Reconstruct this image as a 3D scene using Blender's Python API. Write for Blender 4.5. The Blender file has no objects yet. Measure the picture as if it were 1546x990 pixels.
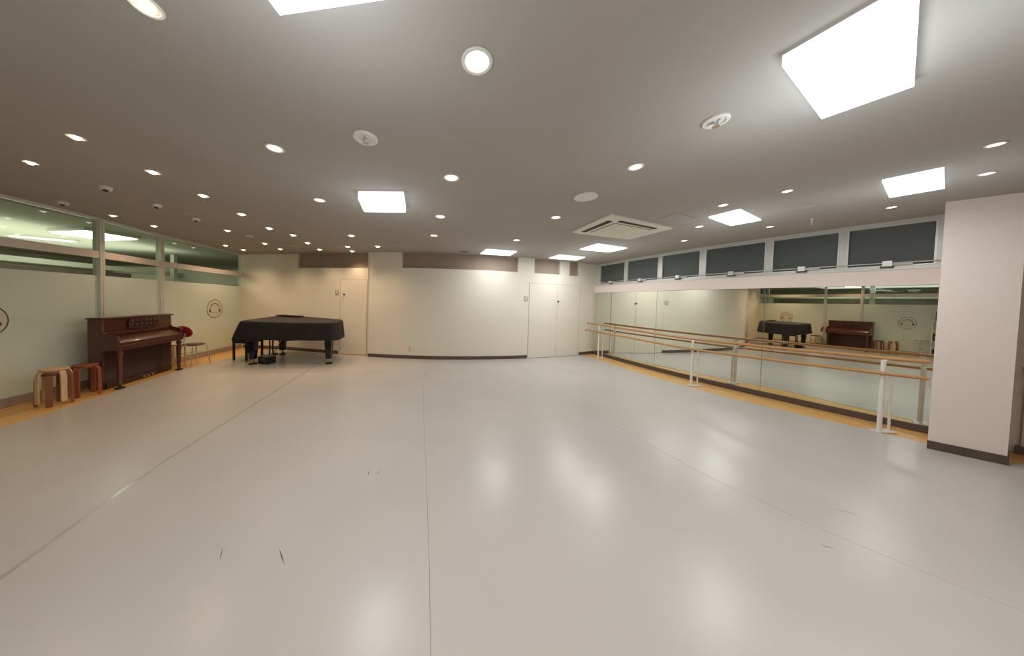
import bpy, bmesh, math, random
import numpy as np
from mathutils import Vector, Matrix
random.seed(4)
PI = math.pi
scene = bpy.context.scene
COL = scene.collection
H = 2.70          # ceiling height

# ------------------------------------------------------------------ materials
def mat(name, col, rough=0.5, metal=0.0, noise=0.0, nscale=8.0, spec=0.5, emit=None, estr=0.0, bump=0.0,
        coat=0.0, stretch=None, trans=0.0, alpha=1.0):
    m = bpy.data.materials.new(name); m.use_nodes = True
    nt = m.node_tree; b = nt.nodes['Principled BSDF']
    b.inputs['Base Color'].default_value = (*col, 1)
    b.inputs['Roughness'].default_value = rough
    b.inputs['Metallic'].default_value = metal
    b.inputs['Specular IOR Level'].default_value = spec
    b.inputs['Coat Weight'].default_value = coat
    b.inputs['Transmission Weight'].default_value = trans
    b.inputs['Alpha'].default_value = alpha
    if emit:
        b.inputs['Emission Color'].default_value = (*emit, 1); b.inputs['Emission Strength'].default_value = estr
    if noise or bump:
        tc = nt.nodes.new('ShaderNodeTexCoord'); mp = nt.nodes.new('ShaderNodeMapping')
        if stretch: mp.inputs['Scale'].default_value = stretch
        n = nt.nodes.new('ShaderNodeTexNoise'); n.inputs['Scale'].default_value = nscale; n.inputs['Detail'].default_value = 4
        nt.links.new(tc.outputs['Object'], mp.inputs['Vector']); nt.links.new(mp.outputs['Vector'], n.inputs['Vector'])
        if noise:
            r = nt.nodes.new('ShaderNodeValToRGB')
            r.color_ramp.elements[0].position = 0.3; r.color_ramp.elements[1].position = 0.7
            r.color_ramp.elements[0].color = (*[max(0, c*(1-noise)) for c in col], 1)
            r.color_ramp.elements[1].color = (*[min(1, c*(1+noise)) for c in col], 1)
            nt.links.new(n.outputs['Fac'], r.inputs['Fac']); nt.links.new(r.outputs['Color'], b.inputs['Base Color'])
        if bump:
            bp = nt.nodes.new('ShaderNodeBump'); bp.inputs['Strength'].default_value = bump; bp.inputs['Distance'].default_value = 0.01
            nt.links.new(n.outputs['Fac'], bp.inputs['Height']); nt.links.new(bp.outputs['Normal'], b.inputs['Normal'])
    return m

def plank_mat(name, c1, c2, rot=0.0):
    m = bpy.data.materials.new(name); m.use_nodes = True
    nt = m.node_tree; b = nt.nodes['Principled BSDF']; b.inputs['Roughness'].default_value = 0.3
    tc = nt.nodes.new('ShaderNodeTexCoord'); mp = nt.nodes.new('ShaderNodeMapping'); mp.inputs['Rotation'].default_value = (0, 0, rot)
    br = nt.nodes.new('ShaderNodeTexBrick'); br.inputs['Scale'].default_value = 1.0
    br.inputs['Brick Width'].default_value = 0.9; br.inputs['Row Height'].default_value = 0.075
    br.inputs['Mortar Size'].default_value = 0.0012; br.inputs['Color1'].default_value = (*c1, 1); br.inputs['Color2'].default_value = (*c2, 1)
    br.inputs['Mortar'].default_value = (*[c*.6 for c in c1], 1)
    nt.links.new(tc.outputs['Object'], mp.inputs['Vector']); nt.links.new(mp.outputs['Vector'], br.inputs['Vector'])
    nt.links.new(br.outputs['Color'], b.inputs['Base Color'])
    return m

def glass_mat(name, tint, ior=1.6, gl=(1, 1, 1)):
    m = bpy.data.materials.new(name); m.use_nodes = True
    nt = m.node_tree; nt.nodes.clear()
    o = nt.nodes.new('ShaderNodeOutputMaterial'); t = nt.nodes.new('ShaderNodeBsdfTransparent'); g = nt.nodes.new('ShaderNodeBsdfGlossy')
    mx = nt.nodes.new('ShaderNodeMixShader'); fr = nt.nodes.new('ShaderNodeFresnel')
    t.inputs['Color'].default_value = (*tint, 1); g.inputs['Roughness'].default_value = 0.0; g.inputs['Color'].default_value = (*gl, 1)
    ge = nt.nodes.new('ShaderNodeNewGeometry'); im = nt.nodes.new('ShaderNodeMapRange')
    im.inputs['To Min'].default_value = ior; im.inputs['To Max'].default_value = 1/ior
    nt.links.new(ge.outputs['Backfacing'], im.inputs['Value']); nt.links.new(im.outputs['Result'], fr.inputs['IOR'])
    nt.links.new(fr.outputs[0], mx.inputs[0]); nt.links.new(t.outputs[0], mx.inputs[1]); nt.links.new(g.outputs[0], mx.inputs[2])
    nt.links.new(mx.outputs[0], o.inputs['Surface'])
    return m

def mirror_mat(name, y0, a0, y1, a1):
    # slightly bowed mirror sheet: its facing angle drifts along the wall
    m = bpy.data.materials.new(name); m.use_nodes = True
    nt = m.node_tree; nt.nodes.clear()
    o = nt.nodes.new('ShaderNodeOutputMaterial'); g = nt.nodes.new('ShaderNodeBsdfGlossy')
    g.inputs['Roughness'].default_value = 0.0; g.inputs['Color'].default_value = (0.80, 0.83, 0.77, 1)
    cx = nt.nodes.new('ShaderNodeCombineXYZ'); ge = nt.nodes.new('ShaderNodeNewGeometry'); sp = nt.nodes.new('ShaderNodeSeparateXYZ'); mr = nt.nodes.new('ShaderNodeMapRange')
    nt.links.new(ge.outputs['Position'], sp.inputs[0]); nt.links.new(sp.outputs['Y'], mr.inputs['Value'])
    for k, v in zip(('From Min', 'From Max', 'To Min', 'To Max'), (y0, y1, math.radians(a0), math.radians(a1))): mr.inputs[k].default_value = v
    for i, op in enumerate(('COSINE', 'SINE')):
        f = nt.nodes.new('ShaderNodeMath'); f.operation = op; g2 = nt.nodes.new('ShaderNodeMath'); g2.operation = 'MULTIPLY'; g2.inputs[1].default_value = -1
        nt.links.new(mr.outputs['Result'], f.inputs[0]); nt.links.new(f.outputs[0], g2.inputs[0]); nt.links.new(g2.outputs[0], cx.inputs[i])
    nt.links.new(cx.outputs[0], g.inputs['Normal']); nt.links.new(g.outputs[0], o.inputs['Surface'])
    return m

M = {}
M['vinyl'] = mat('grey_vinyl', (0.515, 0.484, 0.449), 0.25, noise=0.03, nscale=1.5, spec=0.36)
M['seam'] = mat('seam_dark', (0.19, 0.18, 0.17), 0.6, noise=0.1)
M['tape'] = mat('clear_tape', (0.44, 0.415, 0.39), 0.14, noise=0.10, nscale=6, spec=0.9)
M['wood_floor'] = plank_mat('oak_boards', (0.72, 0.40, 0.12), (0.80, 0.48, 0.17), PI/2)
M['ceiling'] = mat('grey_ceiling_paint', (0.41, 0.376, 0.338), 0.9, noise=0.035, nscale=1.2, spec=0.1)
M['wall'] = mat('cream_wall', (0.78, 0.72, 0.60), 0.7, noise=0.01, nscale=2, spec=0.25)
M['pinkwall'] = mat('pale_pink_wall', (0.86, 0.73, 0.66), 0.6, noise=0.01, nscale=2, spec=0.3)
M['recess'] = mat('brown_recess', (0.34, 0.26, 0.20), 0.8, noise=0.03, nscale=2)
M['base'] = mat('brown_baseboard', (0.105, 0.07, 0.055), 0.45, noise=0.08)
M['gap'] = mat('dark_gap', (0.10, 0.085, 0.07), 0.9, noise=0.05)
M['gap2'] = mat('faint_gap', (0.45, 0.40, 0.33), 0.9, noise=0.05)
M['alu'] = mat('aluminium', (0.64, 0.64, 0.60), 0.35, 0.3, noise=0.03, nscale=20)
M['rail'] = mat('beige_rail', (0.72, 0.62, 0.54), 0.4, 0.1, noise=0.03)
M['steel'] = mat('pale_steel', (0.74, 0.72, 0.66), 0.3, 0.3, noise=0.03)
M['glass'] = glass_mat('clear_glass', (0.80, 0.86, 0.76), 1.6, (0.92, 0.95, 0.86))
M['frost'] = mat('frosted_film', (0.68, 0.73, 0.60), 0.16, spec=0.5, noise=0.05, nscale=0.7)
M['print'] = mat('purple_print', (0.10, 0.045, 0.05), 0.6, noise=0.1)
M['printpale'] = mat('pale_print', (0.36, 0.29, 0.25), 0.6, noise=0.05)
M['mirror_edge'] = mat('mirror_edge', (0.12, 0.15, 0.13), 0.3, noise=0.05)
M['nightglass'] = mat('dark_window_film', (0.105, 0.115, 0.107), 0.5, noise=0.12, nscale=0.9, spec=0.2)
M['white'] = mat('white_plastic', (0.74, 0.70, 0.64), 0.45, noise=0.02)
M['cream'] = mat('cream_plastic', (0.72, 0.68, 0.56), 0.5, noise=0.02)
M['offgrey'] = mat('grey_plastic', (0.42, 0.39, 0.36), 0.6, noise=0.03)
M['black'] = mat('black_slot', (0.012, 0.012, 0.012), 0.6, noise=0.1)
M['led'] = mat('led_diffuser', (0.9, 0.9, 0.9), 0.5, emit=(0.93, 0.97, 1.0), estr=6.5, noise=0.01)
M['ledframe'] = mat('led_side_lens', (0.8, 0.82, 0.85), 0.5, emit=(0.85, 0.92, 1.0), estr=1.0, noise=0.01)
M['warmlens'] = mat('warm_lamp_lens', (0.9, 0.85, 0.75), 0.4, emit=(1.0, 0.82, 0.62), estr=7, noise=0.01)
M['neutrallens'] = mat('soft_lamp_lens', (0.9, 0.85, 0.78), 0.4, emit=(1.0, 0.86, 0.72), estr=2.6, noise=0.01)
M['piano'] = mat('mahogany_satin', (0.088, 0.026, 0.016), 0.28, noise=0.25, nscale=5, stretch=(6, 6, .6), coat=0.3)
M['piano_dark'] = mat('mahogany_dark', (0.040, 0.013, 0.010), 0.3, noise=0.25, nscale=5, stretch=(6, 6, .6), coat=0.2)
M['brass'] = mat('brass', (0.65, 0.50, 0.25), 0.25, 1.0, noise=0.05)
M['chrome'] = mat('chrome', (0.75, 0.75, 0.75), 0.12, 1.0, noise=0.03)
M['cover'] = mat('black_cloth', (0.016, 0.013, 0.015), 0.62, noise=0.2, nscale=12, spec=0.35, bump=0.15)
M['ebony'] = mat('black_lacquer', (0.010, 0.009, 0.009), 0.18, noise=0.1)
M['birch'] = mat('pale_birch', (0.62, 0.42, 0.22), 0.4, noise=0.1, nscale=6, stretch=(1, 8, 1))
M['walnut'] = mat('brown_stain', (0.24, 0.098, 0.042), 0.4, noise=0.15, nscale=6, stretch=(1, 8, 1))
M['redbrown'] = mat('red_brown_stain', (0.30, 0.085, 0.04), 0.4, noise=0.15, nscale=6, stretch=(1, 8, 1))
M['redpad'] = mat('red_speckled_vinyl', (0.30, 0.012, 0.018), 0.3, noise=0.6, nscale=60, coat=0.3)
M['darkseat'] = mat('maroon_seat', (0.10, 0.03, 0.03), 0.4, noise=0.2)
M['oakbar'] = mat('honey_oak_bar', (0.47, 0.23, 0.075), 0.35, noise=0.12, nscale=10, stretch=(2, .4, 8))
M['whitemetal'] = mat('white_enamel', (0.74, 0.70, 0.65), 0.35, noise=0.02)
M['lobbyceil'] = mat('lobby_ceiling', (0.55, 0.55, 0.44), 0.9, noise=0.03)
M['lobbywall'] = mat('lobby_wall', (0.45, 0.44, 0.36), 0.9, noise=0.03)
M['lobbydark'] = mat('lobby_dark', (0.09, 0.075, 0.06), 0.9, noise=0.1)
M['lobbybeam'] = mat('lobby_pale_beam', (0.62, 0.62, 0.54), 0.8, noise=0.03)
M['lobbylight'] = mat('lobby_tube', (0.9, 0.9, 0.9), 0.5, emit=(0.93, 1.0, 0.95), estr=5.0, noise=0.01)
M['scuff'] = mat('scuff_mark', (0.10, 0.09, 0.085), 0.6, noise=0.2)
M['clearplate'] = mat('glass_plate', (0.22, 0.26, 0.23), 0.08, noise=0.03, spec=0.8)

# ------------------------------------------------------------------ mesh builder
class MB:
    def __init__(s): s.bm = bmesh.new()
    def add(s, verts, faces, X=None):
        vs = [s.bm.verts.new((X @ Vector(v)) if X else v) for v in verts]
        for f in faces:
            try: s.bm.faces.new([vs[i] for i in f])
            except ValueError: pass
        return s
    def box(s, c, d, rz=0.0, X=None):
        x, y, z = d[0]/2, d[1]/2, d[2]/2
        v = [(-x,-y,-z),(x,-y,-z),(x,y,-z),(-x,y,-z),(-x,-y,z),(x,-y,z),(x,y,z),(-x,y,z)]
        T = Matrix.Translation(c) @ Matrix.Rotation(rz, 4, 'Z')
        if X: T = X @ T
        return s.add(v, [(3,2,1,0),(4,5,6,7),(0,1,5,4),(1,2,6,5),(2,3,7,6),(3,0,4,7)], T)
    def prism(s, poly, z0, z1):
        n = len(poly)
        a = sum(poly[i][0]*poly[(i+1) % n][1]-poly[(i+1) % n][0]*poly[i][1] for i in range(n))
        if a < 0: poly = poly[::-1]
        v = [(p[0], p[1], z0) for p in poly]+[(p[0], p[1], z1) for p in poly]
        f = [tuple(range(n))[::-1], tuple(range(n, 2*n))]+[(i, (i+1) % n, n+(i+1) % n, n+i) for i in range(n)]
        return s.add(v, f)
    def loft(s, rings, caps=True):
        n = len(rings[0]); v = [p for r in rings for p in r]; f = []
        for k in range(len(rings)-1):
            for i in range(n): f.append((k*n+i, k*n+(i+1) % n, (k+1)*n+(i+1) % n, (k+1)*n+i))
        if caps: f += [tuple(range(n))[::-1], tuple(range((len(rings)-1)*n, len(rings)*n))]
        return s.add(v, f)
    def tube(s, pts, r, seg=12):
        pts = [Vector(p) for p in pts]; rings = []; up = None
        for i, p in enumerate(pts):
            t = (pts[min(i+1, len(pts)-1)]-pts[max(i-1, 0)]).normalized()
            if up is None: up = Vector((0, 0, 1)) if abs(t.z) < .9 else Vector((1, 0, 0))
            a = t.cross(up).normalized(); b = a.cross(t).normalized(); up = b
            rr = r[i] if isinstance(r, (list, tuple)) else r
            rings.append([tuple(p+a*rr*math.cos(2*PI*k/seg)+b*rr*math.sin(2*PI*k/seg)) for k in range(seg)])
        return s.loft(rings)
    def lathe(s, prof, c=(0, 0, 0), seg=24, X=None, caps=True):
        rings = []
        for r, z in prof:
            ring = [Vector((r*math.cos(2*PI*k/seg), r*math.sin(2*PI*k/seg), z)) for k in range(seg)]
            if X: ring = [X @ q for q in ring]
            rings.append([tuple(q+Vector(c)) for q in ring])
        return s.loft(rings, caps)
    def wall(s, pts, th, z0, z1):
        """curved wall strip along plan points, thickness th to the left of travel"""
        n = len(pts); off = []
        for i in range(n):
            a = Vector(pts[max(i-1, 0)]); b = Vector(pts[min(i+1, n-1)]); d = (b-a).normalized()
            off.append((pts[i][0]-d.y*th, pts[i][1]+d.x*th))
        return s.prism_strip(pts, off, z0, z1)
    def prism_strip(s, A, B, z0, z1):
        rings = [[(a[0], a[1], z0), (b[0], b[1], z0), (b[0], b[1], z1), (a[0], a[1], z1)] for a, b in zip(A, B)]
        return s.loft(rings)
    def build(s, name, m, parent=None, smooth=False, bevel=0.0, ang=40):
        bmesh.ops.recalc_face_normals(s.bm, faces=s.bm.faces)
        me = bpy.data.meshes.new(name); s.bm.to_mesh(me); s.bm.free(); me.materials.append(m)
        if smooth or bevel:
            for p in me.polygons: p.use_smooth = True
            me.set_sharp_from_angle(angle=math.radians(ang))
        o = bpy.data.objects.new(name, me); COL.objects.link(o)
        if parent: o.parent = parent
        if bevel:
            b = o.modifiers.new('Bevel', 'BEVEL'); b.width = bevel; b.segments = 2; b.limit_method = 'ANGLE'; b.angle_limit = math.radians(40)
        return o

def tag(o, label=None, cat=None, group=None, kind=None):
    if label: o['label'] = label
    if cat: o['category'] = cat
    if group: o['group'] = group
    if kind: o['kind'] = kind
    return o
def thing(name, label, cat, loc=(0, 0, 0), rz=0.0, group=None):
    o = bpy.data.objects.new(name, None); o.empty_display_size = 0.1; COL.objects.link(o); o.location = loc; o.rotation_euler = (0, 0, rz)
    return tag(o, label, cat, group)
def struct(o, label=None, cat=None): return tag(o, label, cat, kind='structure')
def sempty(name, label=None, cat=None, loc=(0, 0, 0), rz=0.0):
    o = bpy.data.objects.new(name, None); COL.objects.link(o); o.location = loc; o.rotation_euler = (0, 0, rz)
    return tag(o, label, cat, kind='structure')
def copy_tree(o, parent=None):
    c = o.copy(); COL.objects.link(c)
    if parent: c.parent = parent
    for ch in list(o.children):
        if ch is not c: copy_tree(ch, c)
    return c

# ------------------------------------------------------------------ plan curves of the room
_fp = np.polyfit([-2.04, -1.1, -.69, .1, 1.0, 1.91, 2.3, 3.1, 3.9, 4.5], [7.06, 6.82, 6.77, 6.72, 6.745, 6.83, 6.9, 7.06, 7.33, 7.55], 3)
def F(x): return float(np.polyval(_fp, x))              # far wall
def Fang(x): return math.atan((F(x+.05)-F(x-.05))/.1)
_gx = [-5.87, -4.55, -4.0, -2.85, -1.98]; _gy = [8.25, 7.98, 7.76, 7.38, 7.17]
def G(x): return float(np.interp(x, _gx, _gy))          # far wall, left part set back
_wy = [-2.5, 0.0, 1.2, 2.15, 2.65, 2.95, 3.3, 3.9, 4.8, 5.5, 6.4, 7.2, 7.6]
_wx = [7.6, 7.0, 6.62, 6.23, 6.02, 5.87, 5.69, 5.42, 5.13, 4.92, 4.72, 4.58, 4.52]
_wp = np.polyfit(_wy, _wx, 5)
def W(y): return float(np.polyval(_wp, y))              # right wall
def wpts(y0, y1, n=24, d=0.0):
    out = []
    for i in range(n+1):
        y = y0+(y1-y0)*i/n; e = (W(y+.02)-W(y-.02))/.04; k = math.hypot(1, e)
        out.append((W(y)-d/k, y+d*e/k))
    return out
def fpts(x0, x1, n=16, f=F, d=0.0): return [(x0+(x1-x0)*i/n, f(x0+(x1-x0)*i/n)+d) for i in range(n+1)]
LY = [-2.5, 1.5, 4.92, 6.02, 8.3]; LX = [-5.4, -5.46, -5.63, -5.80, -5.87]
def XL(y): return float(np.interp(y, LY, LX))

# ------------------------------------------------------------------ floor
mb = MB(); mb.prism([(-5.95, -2.6), (7.8, -2.6), (7.8, 8.5), (-5.95, 8.5)], -0.06, -0.004)
struct(mb.build('floor', M['wood_floor']), 'honey coloured wooden floor showing as strips along the side walls', 'floor')
ledge = [(-4.62, -2.5), (-4.74, 3.1), (-4.85, 3.85), (-4.97, 4.5), (-5.16, 5.5), (-5.18, 6.2), (-5.1, 6.85), (-5.0, 7.4), (-4.9, 8.03)]
seamL = [(-1.9, -2.5), (-2.1, .5), (-2.27, 1.57), (-2.38, 2.06), (-2.48, 2.62), (-2.55, 3.35), (-2.71, 4.96), (-2.95, 7.35)]
seamM = [(0.02, -2.5), (0.0, .5), (-.03, 1.07), (-.06, 1.47), (-.13, 2.21), (-.24, 3.3), (-.33, 4.36), (-.5, 6.7)]
seamR = [(4.1, -2.5), (3.25, .5), (2.94, .98), (2.78, 1.2), (2.59, 1.5), (2.36, 2.03), (2.17, 2.81), (1.9, 4.4), (1.7, 6.75)]
redge = [(6.7, -2.5), (6.05, 1.0), (5.80, 2.02), (5.52, 2.42), (5.38, 2.72), (4.86, 3.62), (4.67, 4.0), (4.55, 4.5), (4.33, 5.3), (4.2, 6.25), (4.05, 7.35)]
def sheet(A, B, label, eps=0.0035):
    m = MB()
    A = [(a[0]+eps, a[1]) for a in A]; B = [(b[0]-eps, b[1]) for b in B]
    poly = A+B[::-1]
    m.prism(poly, -0.004, 0.0)
    return struct(m.build('floor', M['vinyl']), label, 'vinyl dance floor')
sheet(ledge, seamL, 'grey vinyl dance floor sheet furthest left beside the pianos')
sheet(seamL, seamM, 'grey vinyl dance floor sheet between the left seam and the middle seam', .0014)
sheet(seamM, seamR, 'grey vinyl dance floor sheet right of the middle seam', .0014)
sheet(seamR, redge, 'grey vinyl dance floor sheet furthest right along the barre', .0014)
def strip(name, pts, w, z0, z1, m, label):
    A = [(p[0]-w/2, p[1]) for p in pts]; B = [(p[0]+w/2, p[1]) for p in pts]
    o = MB().prism_strip(A, B, z0, z1).build(name, m); return struct(o, label, 'floor seam')
strip('trim_1', seamL[1:], .03, 0.0, .0008, M['tape'], 'taped seam running diagonally across the left of the grey floor')
for pts, l in ((seamM, 'thin dark seam down the middle of the grey floor'), (seamR, 'thin dark seam crossing the right of the grey floor')):
    strip('trim_2', pts, .006, -0.0035, -.001, M['seam'], l)
# scuff marks are flat marks on the vinyl
for i, (a, b) in enumerate([((-.96, 1.64), (-.86, 1.52)), ((-1.29, 1.67), (-1.235, 1.575)), ((2.42, 1.39), (2.47, 1.36)), ((2.97, 1.64), (3.05, 1.575)), ((-.64, 2.34), (-.62, 2.27)), ((-.53, 2.33), (-.56, 2.26))]):
    d = Vector((b[0]-a[0], b[1]-a[1])); w = (.004, .0025, .003, .002, .003, .003)[i]; n = Vector((-d.y, d.x)).normalized()*w
    o = MB().prism([(a[0], a[1]), ((a[0]+b[0])/2+n.x, (a[1]+b[1])/2+n.y), b, ((a[0]+b[0])/2-n.x, (a[1]+b[1])/2-n.y)], 0, .0004).build('trim_3', M['scuff'])
    struct(o, 'dark scuff mark on the grey vinyl floor', 'scuff mark')

# ------------------------------------------------------------------ ceiling and far wall
mb = MB(); mb.prism([(-5.95, -2.6), (7.8, -2.6), (7.8, 8.9), (-5.95, 8.9)], H, H+.1)
struct(mb.build('ceiling', M['ceiling']), 'grey painted ceiling with recessed lights', 'ceiling')
ZR = 2.31
mb = MB()
mb.wall(fpts(-1.98, 4.62, 28), .14, 0, ZR)
for x0, x1 in ((-1.98, -1.13), (1.91, 2.37), (3.87, 4.62)):
    mb.wall(fpts(x0, x1, 6), .45, ZR, H)
struct(mb.build('wall_far', M['wall']), 'cream far wall with open gaps above', 'wall')
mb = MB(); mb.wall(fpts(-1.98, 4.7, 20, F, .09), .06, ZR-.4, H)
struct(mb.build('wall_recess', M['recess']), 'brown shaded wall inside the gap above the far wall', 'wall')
mb = MB(); mb.wall(fpts(-5.95, -1.98, 20, G), .12, 0, ZR); mb.wall(fpts(-5.95, -4.12, 8, G), .4, ZR, H)
mb.box((-1.99, F(-1.98)+.1, H/2), (.012, .22, H))
struct(mb.build('wall_far_left', M['wall']), 'cream far wall section behind the grand piano, set slightly back', 'wall')
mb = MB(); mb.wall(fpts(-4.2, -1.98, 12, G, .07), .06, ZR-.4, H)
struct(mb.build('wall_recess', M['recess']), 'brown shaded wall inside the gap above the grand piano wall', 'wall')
# shelf floor of the recesses
mb = MB(); mb.wall(fpts(-1.13, 3.87, 20, F, .02), .065, ZR-.08, ZR-.004)
struct(mb.build('trim_4', M['wall']), 'ledge inside the gap above the far wall', 'ledge')
# pale pier and trim seen inside the right gap
mb = MB(); mb.box((3.35, F(3.35)+.07, (ZR+H)/2), (.34, .06, H-ZR), Fang(3.35))
struct(mb.build('wall_pier', M['wall']), 'pale pier inside the small gap at the right of the far wall', 'wall')
# baseboards
def base(f, x0, x1, name, h=.085):
    m = MB(); P = fpts(x0, x1, 12, f, -.014); Q = fpts(x0, x1, 12, f, -.0005)
    m.prism_strip(P, Q, 0, h); return struct(m.build(name, M['base']), 'dark brown baseboard', 'baseboard')
base(G, -5.8, -2.86, 'baseboard_far')['label'] = 'dark brown baseboard behind the grand piano'
base(F, -1.98, 2.22, 'baseboard_far')['label'] = 'dark brown baseboard along the middle of the far wall'
base(F, 3.93, 4.5, 'baseboard_far')['label'] = 'short dark brown baseboard in the right far corner'

# doors in the far wall (flush leaves with fine gaps)
def door(name, f, x0, x1, zt, label, knobs, split=None):
    root = sempty(name, label, 'door')
    m = MB(); m.wall(fpts(x0-.008, x1+.008, 8, f, -.004), .003, 0.0, zt+.008); o = m.build('door_gap', M['gap2'], root)
    xs = [x0]+([split] if split else [])+[x1]
    for i in range(len(xs)-1):
        m = MB(); P = fpts(xs[i]+.004, xs[i+1]-.004, 6, f, -.0085); Q = fpts(xs[i]+.004, xs[i+1]-.004, 6, f, -.0045)
        m.prism_strip(P, Q, .008, zt); m.build('door_leaf', M['wall'], root)
    for kx, kz in knobs:
        m = MB(); X = Matrix.Rotation(PI/2, 4, 'X'); y = f(kx)-.0085
        m.lathe([(.022, 0), (.022, .006), (.012, .010), (.012, .028), (.02, .034), (.02, .044), (.008, .047)], (kx, y, kz), 16, X)
        m.build('door_knob', M['gap'], root, smooth=True)
    m = MB(); m.prism_strip(fpts(x0, x1, 6, f, -.012), fpts(x0, x1, 6, f, -.005), 0.0, .008); m.build('threshold', M['base'], root)
    return root
door('door_1', G, -2.80, -2.06, 2.0, 'flush cream door behind the right end of the grand piano', [(-2.69, 1.61)])
door('door_2', F, 2.24, 3.90, 2.03, 'flush cream double door at the right of the far wall', [(3.14, 1.56)], 3.11)

def plate(name, f, x, z, w, h, label, cat, kids):
    a = math.atan((f(x+.05)-f(x-.05))/.1)
    t = thing(name, label, cat, (x, f(x), z), a)
    MB().box((0, -.005, 0), (w, .009, h)).build('cover_plate', M['offgrey'] if kids == 'rocker' else M['white'], t, bevel=.002)
    if kids == 'rocker':
        for i in (-1, 0, 1): MB().box((0, -.012, i*h*.27), (w*.5, .006, h*.2)).build('rocker_switch', M['white'], t)
    else:
        for i in (-1, 1): MB().box((0, -.0105, i*h*.2), (w*.42, .003, h*.26)).build('socket_face', M['offgrey'], t)
    return t
plate('light_switch', G, -2.90, 1.66, .10, .13, 'light switch plate on the wall beside the single door', 'light switch', 'rocker')
plate('light_switch', F, 2.14, 1.61, .11, .13, 'light switch plate on the wall left of the double door', 'light switch', 'rocker')
plate('wall_outlet', F, -.88, .26, .075, .12, 'pale wall outlet low on the middle of the far wall', 'outlet', 'sock')
plate('wall_outlet', F, 4.28, .27, .075, .12, 'wall outlet low in the corner behind the end of the barre', 'outlet', 'sock')

# ------------------------------------------------------------------ right wall: mirrors, band, clerestory windows
ZM0, ZM1, ZS = .083, 1.85, 2.056
mb = MB(); mb.wall(wpts(-2.5, 7.62, 60, -.02), -.16, 0, ZS)
struct(mb.build('wall_right', M['pinkwall']), 'pale wall behind the mirrors on the right', 'wall')
mb = MB(); mb.prism_strip(wpts(-2.5, 7.6, 60, .035), wpts(-2.5, 7.6, 60, -.02), ZM1, ZS)
struct(mb.build('trim_5', M['pinkwall']), 'pale pink band between the mirrors and the high windows', 'wall band')
mb = MB(); mb.prism_strip(wpts(2.56, 7.53, 40, .03), wpts(2.56, 7.53, 40, -.015), 0, ZM0)
struct(mb.build('baseboard_right', M['base']), 'dark brown plinth below the long mirrors', 'baseboard')
mb = MB(); mb.prism_strip(wpts(-2.4, 2.18, 20, .03), wpts(-2.4, 2.18, 20, -.015), 0, ZM0)
struct(mb.build('baseboard_right', M['base']), 'dark brown plinth to the right of the pillar', 'baseboard')
for y0, y1, ma, lab in ((5.615, 7.5, (5.62, 9.5, 7.3, 15.0), 'tall wall mirror nearest the far corner'), (3.943, 5.612, (3.95, 7.9, 5.61, 10.2), 'tall wall mirror in the middle, reflecting the cream wall'),
                    (2.58, 3.94, (2.58, 10.5, 3.94, 7.6), 'tall wall mirror left of the pillar, reflecting the upright piano'), (-.8, 2.16, (-.8, 12, 2.16, 10), 'sliver of tall wall mirror right of the pillar')):
    t = thing('wall_mirror', lab, 'mirror', (0, 0, 0), 0, 'wall mirrors behind the barre')
    n = 16
    MB().prism_strip(wpts(y0+.001, y1-.001, n, .012), wpts(y0+.001, y1-.001, n, .006), ZM0, ZM1-.004).build('mirror_glass', mirror_mat('mirror_glass', *ma), t, smooth=True)
    for yy in (y0, y1):
        MB().prism_strip(wpts(yy-.0011, yy+.0011, 2, .013), wpts(yy-.0018, yy+.0018, 2, .004), ZM0, ZM1-.004).build('mirror_edge', M['mirror_edge'], t)

wins = [(6.50, 7.37), (5.60, 6.42), (4.81, 5.53), (3.955, 4.735), (3.28, 3.89), (2.64, 3.225)]
names = ['first from the far corner', 'second from the far corner', 'third from the far corner', 'fourth from the far corner', 'fifth from the far corner, second from the pillar', 'nearest the pillar']
mb = MB()
mb.prism_strip(wpts(2.5, 7.6, 40, .03), wpts(2.5, 7.6, 40, -.03), 2.652, H)
mb.prism_strip(wpts(2.5, 7.6, 40, .05), wpts(2.5, 7.6, 40, -.03), ZS, 2.095)
edges = [7.6]+[v for w in wins for v in (w[1], w[0])]+[2.5]
for k in range(0, len(edges), 2):
    mb.prism_strip(wpts(edges[k+1], edges[k], 3, .028), wpts(edges[k+1], edges[k], 3, -.03), 2.095, 2.652)
struct(mb.build('trim_6', M['alu']), 'grey aluminium frame of the high window row', 'window frame')
mb = MB(); mb.wall(wpts(-2.5, 2.5, 20, 0), -.14, ZS, H)
struct(mb.build('wall_right', M['pinkwall']), 'pale wall above the mirror right of the pillar', 'wall')
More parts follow.
